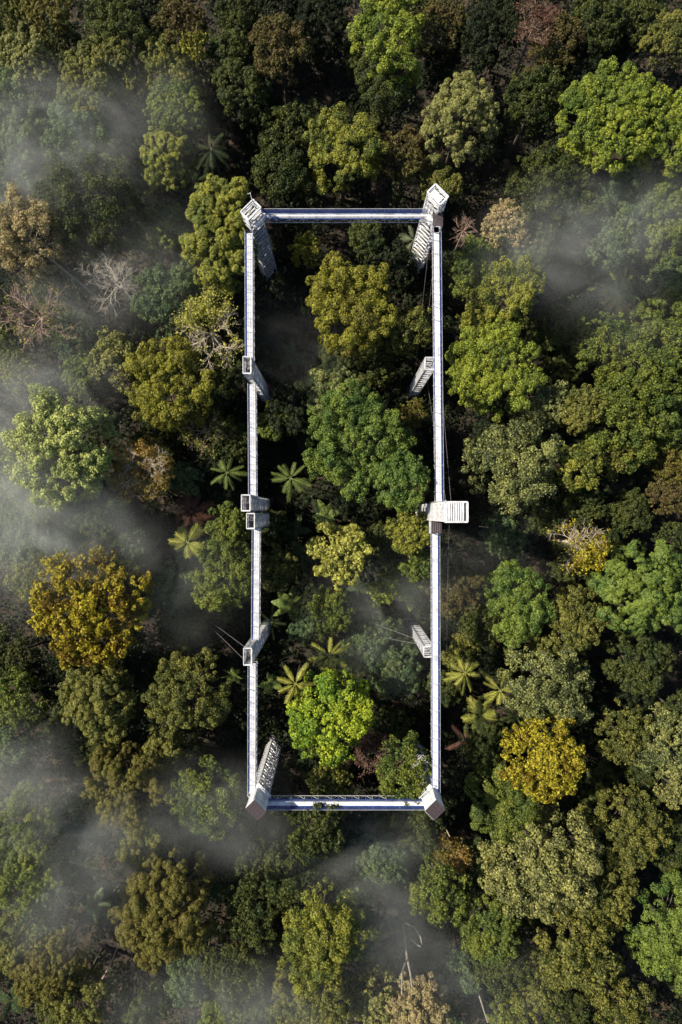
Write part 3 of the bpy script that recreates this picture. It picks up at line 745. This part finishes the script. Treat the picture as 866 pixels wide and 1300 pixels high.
bp(600,470,14,8,'d','small dark broad leaved plant near the upper right bridge', n=6)

palm(500,722,22,10,'g','dull green palm inside the loop left of lower right bridge', 9)
palm(452,842,22,9,'g','misty green palm inside the loop right of the yellow green palm', 9)
palm(345,790,20,8,'d','dark palm inside the loop by the lower left side tower', 8)
bp(415,655,22,6,'g','broad leaved plant right below the loop palm', n=7)
bp(455,745,18,6,'d','dark broad leaved plant below the pale yellow tree', n=6)
bp(345,868,18,5,'g','broad leaved plant left of the yellow tipped palm', n=7)
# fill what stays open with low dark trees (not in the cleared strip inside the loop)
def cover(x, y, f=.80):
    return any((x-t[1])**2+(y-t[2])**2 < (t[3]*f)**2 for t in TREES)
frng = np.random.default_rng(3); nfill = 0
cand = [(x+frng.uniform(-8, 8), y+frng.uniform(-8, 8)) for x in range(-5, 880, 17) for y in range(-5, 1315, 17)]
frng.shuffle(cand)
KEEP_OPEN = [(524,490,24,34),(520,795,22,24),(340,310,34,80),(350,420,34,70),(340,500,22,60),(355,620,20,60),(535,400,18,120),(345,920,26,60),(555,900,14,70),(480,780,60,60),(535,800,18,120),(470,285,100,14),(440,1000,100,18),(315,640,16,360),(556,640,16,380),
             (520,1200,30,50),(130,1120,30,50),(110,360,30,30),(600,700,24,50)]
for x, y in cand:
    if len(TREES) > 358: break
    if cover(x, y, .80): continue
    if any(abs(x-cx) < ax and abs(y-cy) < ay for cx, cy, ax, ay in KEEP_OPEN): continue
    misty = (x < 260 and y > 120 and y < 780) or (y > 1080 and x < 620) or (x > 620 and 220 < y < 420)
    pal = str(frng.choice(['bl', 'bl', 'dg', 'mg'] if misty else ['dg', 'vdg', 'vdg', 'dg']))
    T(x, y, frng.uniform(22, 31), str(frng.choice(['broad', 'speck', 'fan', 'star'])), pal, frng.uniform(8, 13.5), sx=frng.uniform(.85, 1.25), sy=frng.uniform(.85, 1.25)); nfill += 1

# ------------------------------------------------------------------ undergrowth
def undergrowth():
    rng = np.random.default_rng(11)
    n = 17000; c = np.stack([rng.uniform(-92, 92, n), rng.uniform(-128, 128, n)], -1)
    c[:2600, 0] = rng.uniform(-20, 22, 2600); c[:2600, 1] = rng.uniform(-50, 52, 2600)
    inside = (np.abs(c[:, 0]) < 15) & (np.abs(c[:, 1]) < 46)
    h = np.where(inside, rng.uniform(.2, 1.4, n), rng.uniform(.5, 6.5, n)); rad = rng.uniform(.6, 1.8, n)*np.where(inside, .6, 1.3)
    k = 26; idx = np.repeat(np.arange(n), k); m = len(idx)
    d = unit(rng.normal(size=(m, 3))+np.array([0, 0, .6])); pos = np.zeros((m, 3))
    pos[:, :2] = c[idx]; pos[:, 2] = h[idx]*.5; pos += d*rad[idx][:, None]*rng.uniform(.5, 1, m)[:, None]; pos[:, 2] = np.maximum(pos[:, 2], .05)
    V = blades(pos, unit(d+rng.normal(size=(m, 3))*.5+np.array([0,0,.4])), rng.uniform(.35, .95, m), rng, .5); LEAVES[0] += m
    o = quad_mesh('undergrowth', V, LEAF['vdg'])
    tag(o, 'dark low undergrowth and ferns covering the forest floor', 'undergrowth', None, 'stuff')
undergrowth()

# ------------------------------------------------------------------ labels
LM = [(115,768,'the huge golden tree'),(420,907,'the lime green tree'),(690,965,'the smaller golden tree'),(75,575,'the big pale green dome tree'),(430,702,'the pale yellow tree'),
 (280,300,'the tall star leaved tree'),(213,488,'the golden olive tree'),(452,560,'the largest loop tree'),(210,1150,'the brown cauliflower tree'),(585,150,'the pale olive cauliflower tree'),
 (120,256,'the big dark round tree'),(625,468,'the broad bright green tree'),(772,150,'the wide layered tree'),(492,48,'the bright top tree'),(690,1095,'the very large pale olive tree'),
 (405,1185,'the large sunlit tree'),(318,265,'the top left tower'),(553,250,'the top right tower'),(323,1027,'the bottom left tower'),(552,1027,'the bottom right tower'),
 (575,650,'the tallest tower'),(322,650,'the middle left towers'),(612,885,'the palm cluster'),(738,690,'the half bare yellow tree'),(820,748,'the star leaved right edge tree'),
 (355,60,'the round brown tree'),(35,1075,'the green left edge cauliflower tree'),(30,295,'the tan left edge tree'),(445,388,'the golden green loop tree'),(852,1185,'the saturated green tree'),
 (650,588,'the large speckled tree'),(520,1215,'the white forked trunk'),(160,1000,'the olive brown cauliflower tree'),(240,880,'the yellow tinged olive tree')]
def rel(x, y, l):
    dx, dy = x-l[0], y-l[1]; d = math.hypot(dx, dy)
    if abs(dx) > 2.2*abs(dy): w_ = 'right of' if dx > 0 else 'left of'
    elif abs(dy) > 2.2*abs(dx): w_ = 'below' if dy > 0 else 'above'
    else: w_ = ('lower ' if dy > 0 else 'upper ')+('right of' if dx > 0 else 'left of')
    return ('just ' if d < 70 else '')+w_+' '+l[2]
used = set(); GRP = {}
for t in TREES:
    root, x, y, r, look, group, cat = t
    ls = sorted([l for l in LM if math.hypot(x-l[0], y-l[1]) > 12], key=lambda l: math.hypot(x-l[0], y-l[1]))
    cands = []
    uniq_look = sum(1 for q in TREES if q[4] == look) == 1
    if uniq_look and any(w_ in look.split() for w_ in ('loop','edge','bridge','tower','towers','top','left','right','bottom','cluster','bridges')): cands.append(look)
    for i in range(7):
        cands.append(look+' '+rel(x, y, ls[i]))
    for i in range(3):
        for j in range(i+1, 4): cands.append(look+' '+rel(x, y, ls[i])+' and '+rel(x, y, ls[j]).replace('just ', ''))
    for c_ in cands:
        if c_ not in used and len(c_.split()) <= 16 and len(c_.split()) >= 4:
            break
    else: print('LABEL?', c_)
    used.add(c_); tag(root, c_, cat, {'tree': 'trees of the forest', 'palm': 'palms', 'plant': 'broad leaved plants'}[cat])

# ------------------------------------------------------------------ mist
def mist_mat():
    m, nt, out = new_mat('mist'); L = nt.links.new
    tc = nt.nodes.new('ShaderNodeTexCoord'); ln = nt.nodes.new('ShaderNodeVectorMath'); ln.operation = 'DOT_PRODUCT'
    L(tc.outputs['Object'], ln.inputs[0]); L(tc.outputs['Object'], ln.inputs[1])
    s = nt.nodes.new('ShaderNodeMath'); s.operation = 'SUBTRACT'; s.inputs[0].default_value = 1.0; s.use_clamp = True; L(ln.outputs['Value'], s.inputs[1])
    pw = nt.nodes.new('ShaderNodeMath'); pw.operation = 'POWER'; pw.inputs[1].default_value = 2.3; L(s.outputs[0], pw.inputs[0])
    g = nt.nodes.new('ShaderNodeNewGeometry'); n = nt.nodes.new('ShaderNodeTexNoise'); n.inputs['Scale'].default_value = .10; n.inputs['Detail'].default_value = 5; n.inputs['Roughness'].default_value = .6; n.inputs['Distortion'].default_value = 1.2
    L(g.outputs['Position'], n.inputs['Vector'])
    mr = nt.nodes.new('ShaderNodeMapRange'); mr.inputs['From Min'].default_value = .40; mr.inputs['From Max'].default_value = .75; mr.inputs['To Min'].default_value = .11; L(n.outputs['Fac'], mr.inputs['Value'])
    mu = nt.nodes.new('ShaderNodeMath'); mu.operation = 'MULTIPLY'; L(pw.outputs[0], mu.inputs[0]); L(mr.outputs[0], mu.inputs[1])
    oi = nt.nodes.new('ShaderNodeObjectInfo'); mu2 = nt.nodes.new('ShaderNodeMath'); mu2.operation = 'MULTIPLY'; L(mu.outputs[0], mu2.inputs[0]); L(oi.outputs['Alpha'], mu2.inputs[1])
    v = nt.nodes.new('ShaderNodeVolumePrincipled'); v.inputs['Color'].default_value = (.93, .97, .93, 1); L(mu2.outputs[0], v.inputs['Density'])
    L(v.outputs[0], out.inputs['Volume'])
    return m
MIST = mist_mat()
import bmesh
bm = bmesh.new(); bmesh.ops.create_icosphere(bm, subdivisions=3, radius=1.0); mist_me = bpy.data.meshes.new('mist'); bm.to_mesh(mist_me); bm.free(); mist_me.materials.append(MIST)
def mist(px, py, rx, ry, dens, z=22, h=8, label=''):
    p = P(px, py, z); k = (CAM_Z-z)/F_PX
    o = bpy.data.objects.new('mist', mist_me); link(o); o.location = p; o.scale = (rx*k*1.22, ry*k*1.22, h*1.1)
    o.color = (1, 1, 1, dens*.36); tag(o, label, 'mist', None, 'stuff')
MISTS = [(60,190,130,110,.14,24,9),(180,150,110,90,.07,25,7),(15,240,70,70,.08,22,8),(210,320,110,90,.05,22,8),(110,370,120,90,.07,20,9),
 (50,490,110,80,.14,26,8),(15,610,95,130,.26,28,8),(80,680,130,90,.19,23,9),(225,745,110,90,.07,22,8),(20,740,70,70,.08,22,8),
 (730,310,140,95,.13,24,8),(845,270,80,70,.09,25,7),(650,340,90,70,.05,22,8),(800,400,100,70,.05,22,8),
 (370,430,90,90,.045,12,8),(600,720,120,90,.05,14,9),(480,780,110,110,.07,15,9),
 (80,1060,120,90,.13,24,8),(60,1160,100,80,.10,24,7),(150,1120,90,70,.06,20,8),(270,1030,110,80,.10,24,7),(20,970,90,80,.07,24,7),
 (460,1090,110,80,.09,20,8),(490,1200,110,110,.09,18,9),(350,1285,120,80,.08,24,8),(220,1270,110,80,.08,21,8),(620,1260,110,80,.05,20,8),(10,1010,60,90,.08,24,7),(330,1060,80,50,.09,22,7)]
for a in MISTS:
    near = min(LM, key=lambda l: math.hypot(a[0]-l[0], a[1]-l[1]))
    mist(*a, label='drifting pale mist bank '+rel(a[0], a[1], near))
print('TREES', len(TREES), 'fill', nfill, 'leaf blades', LEAVES[0])
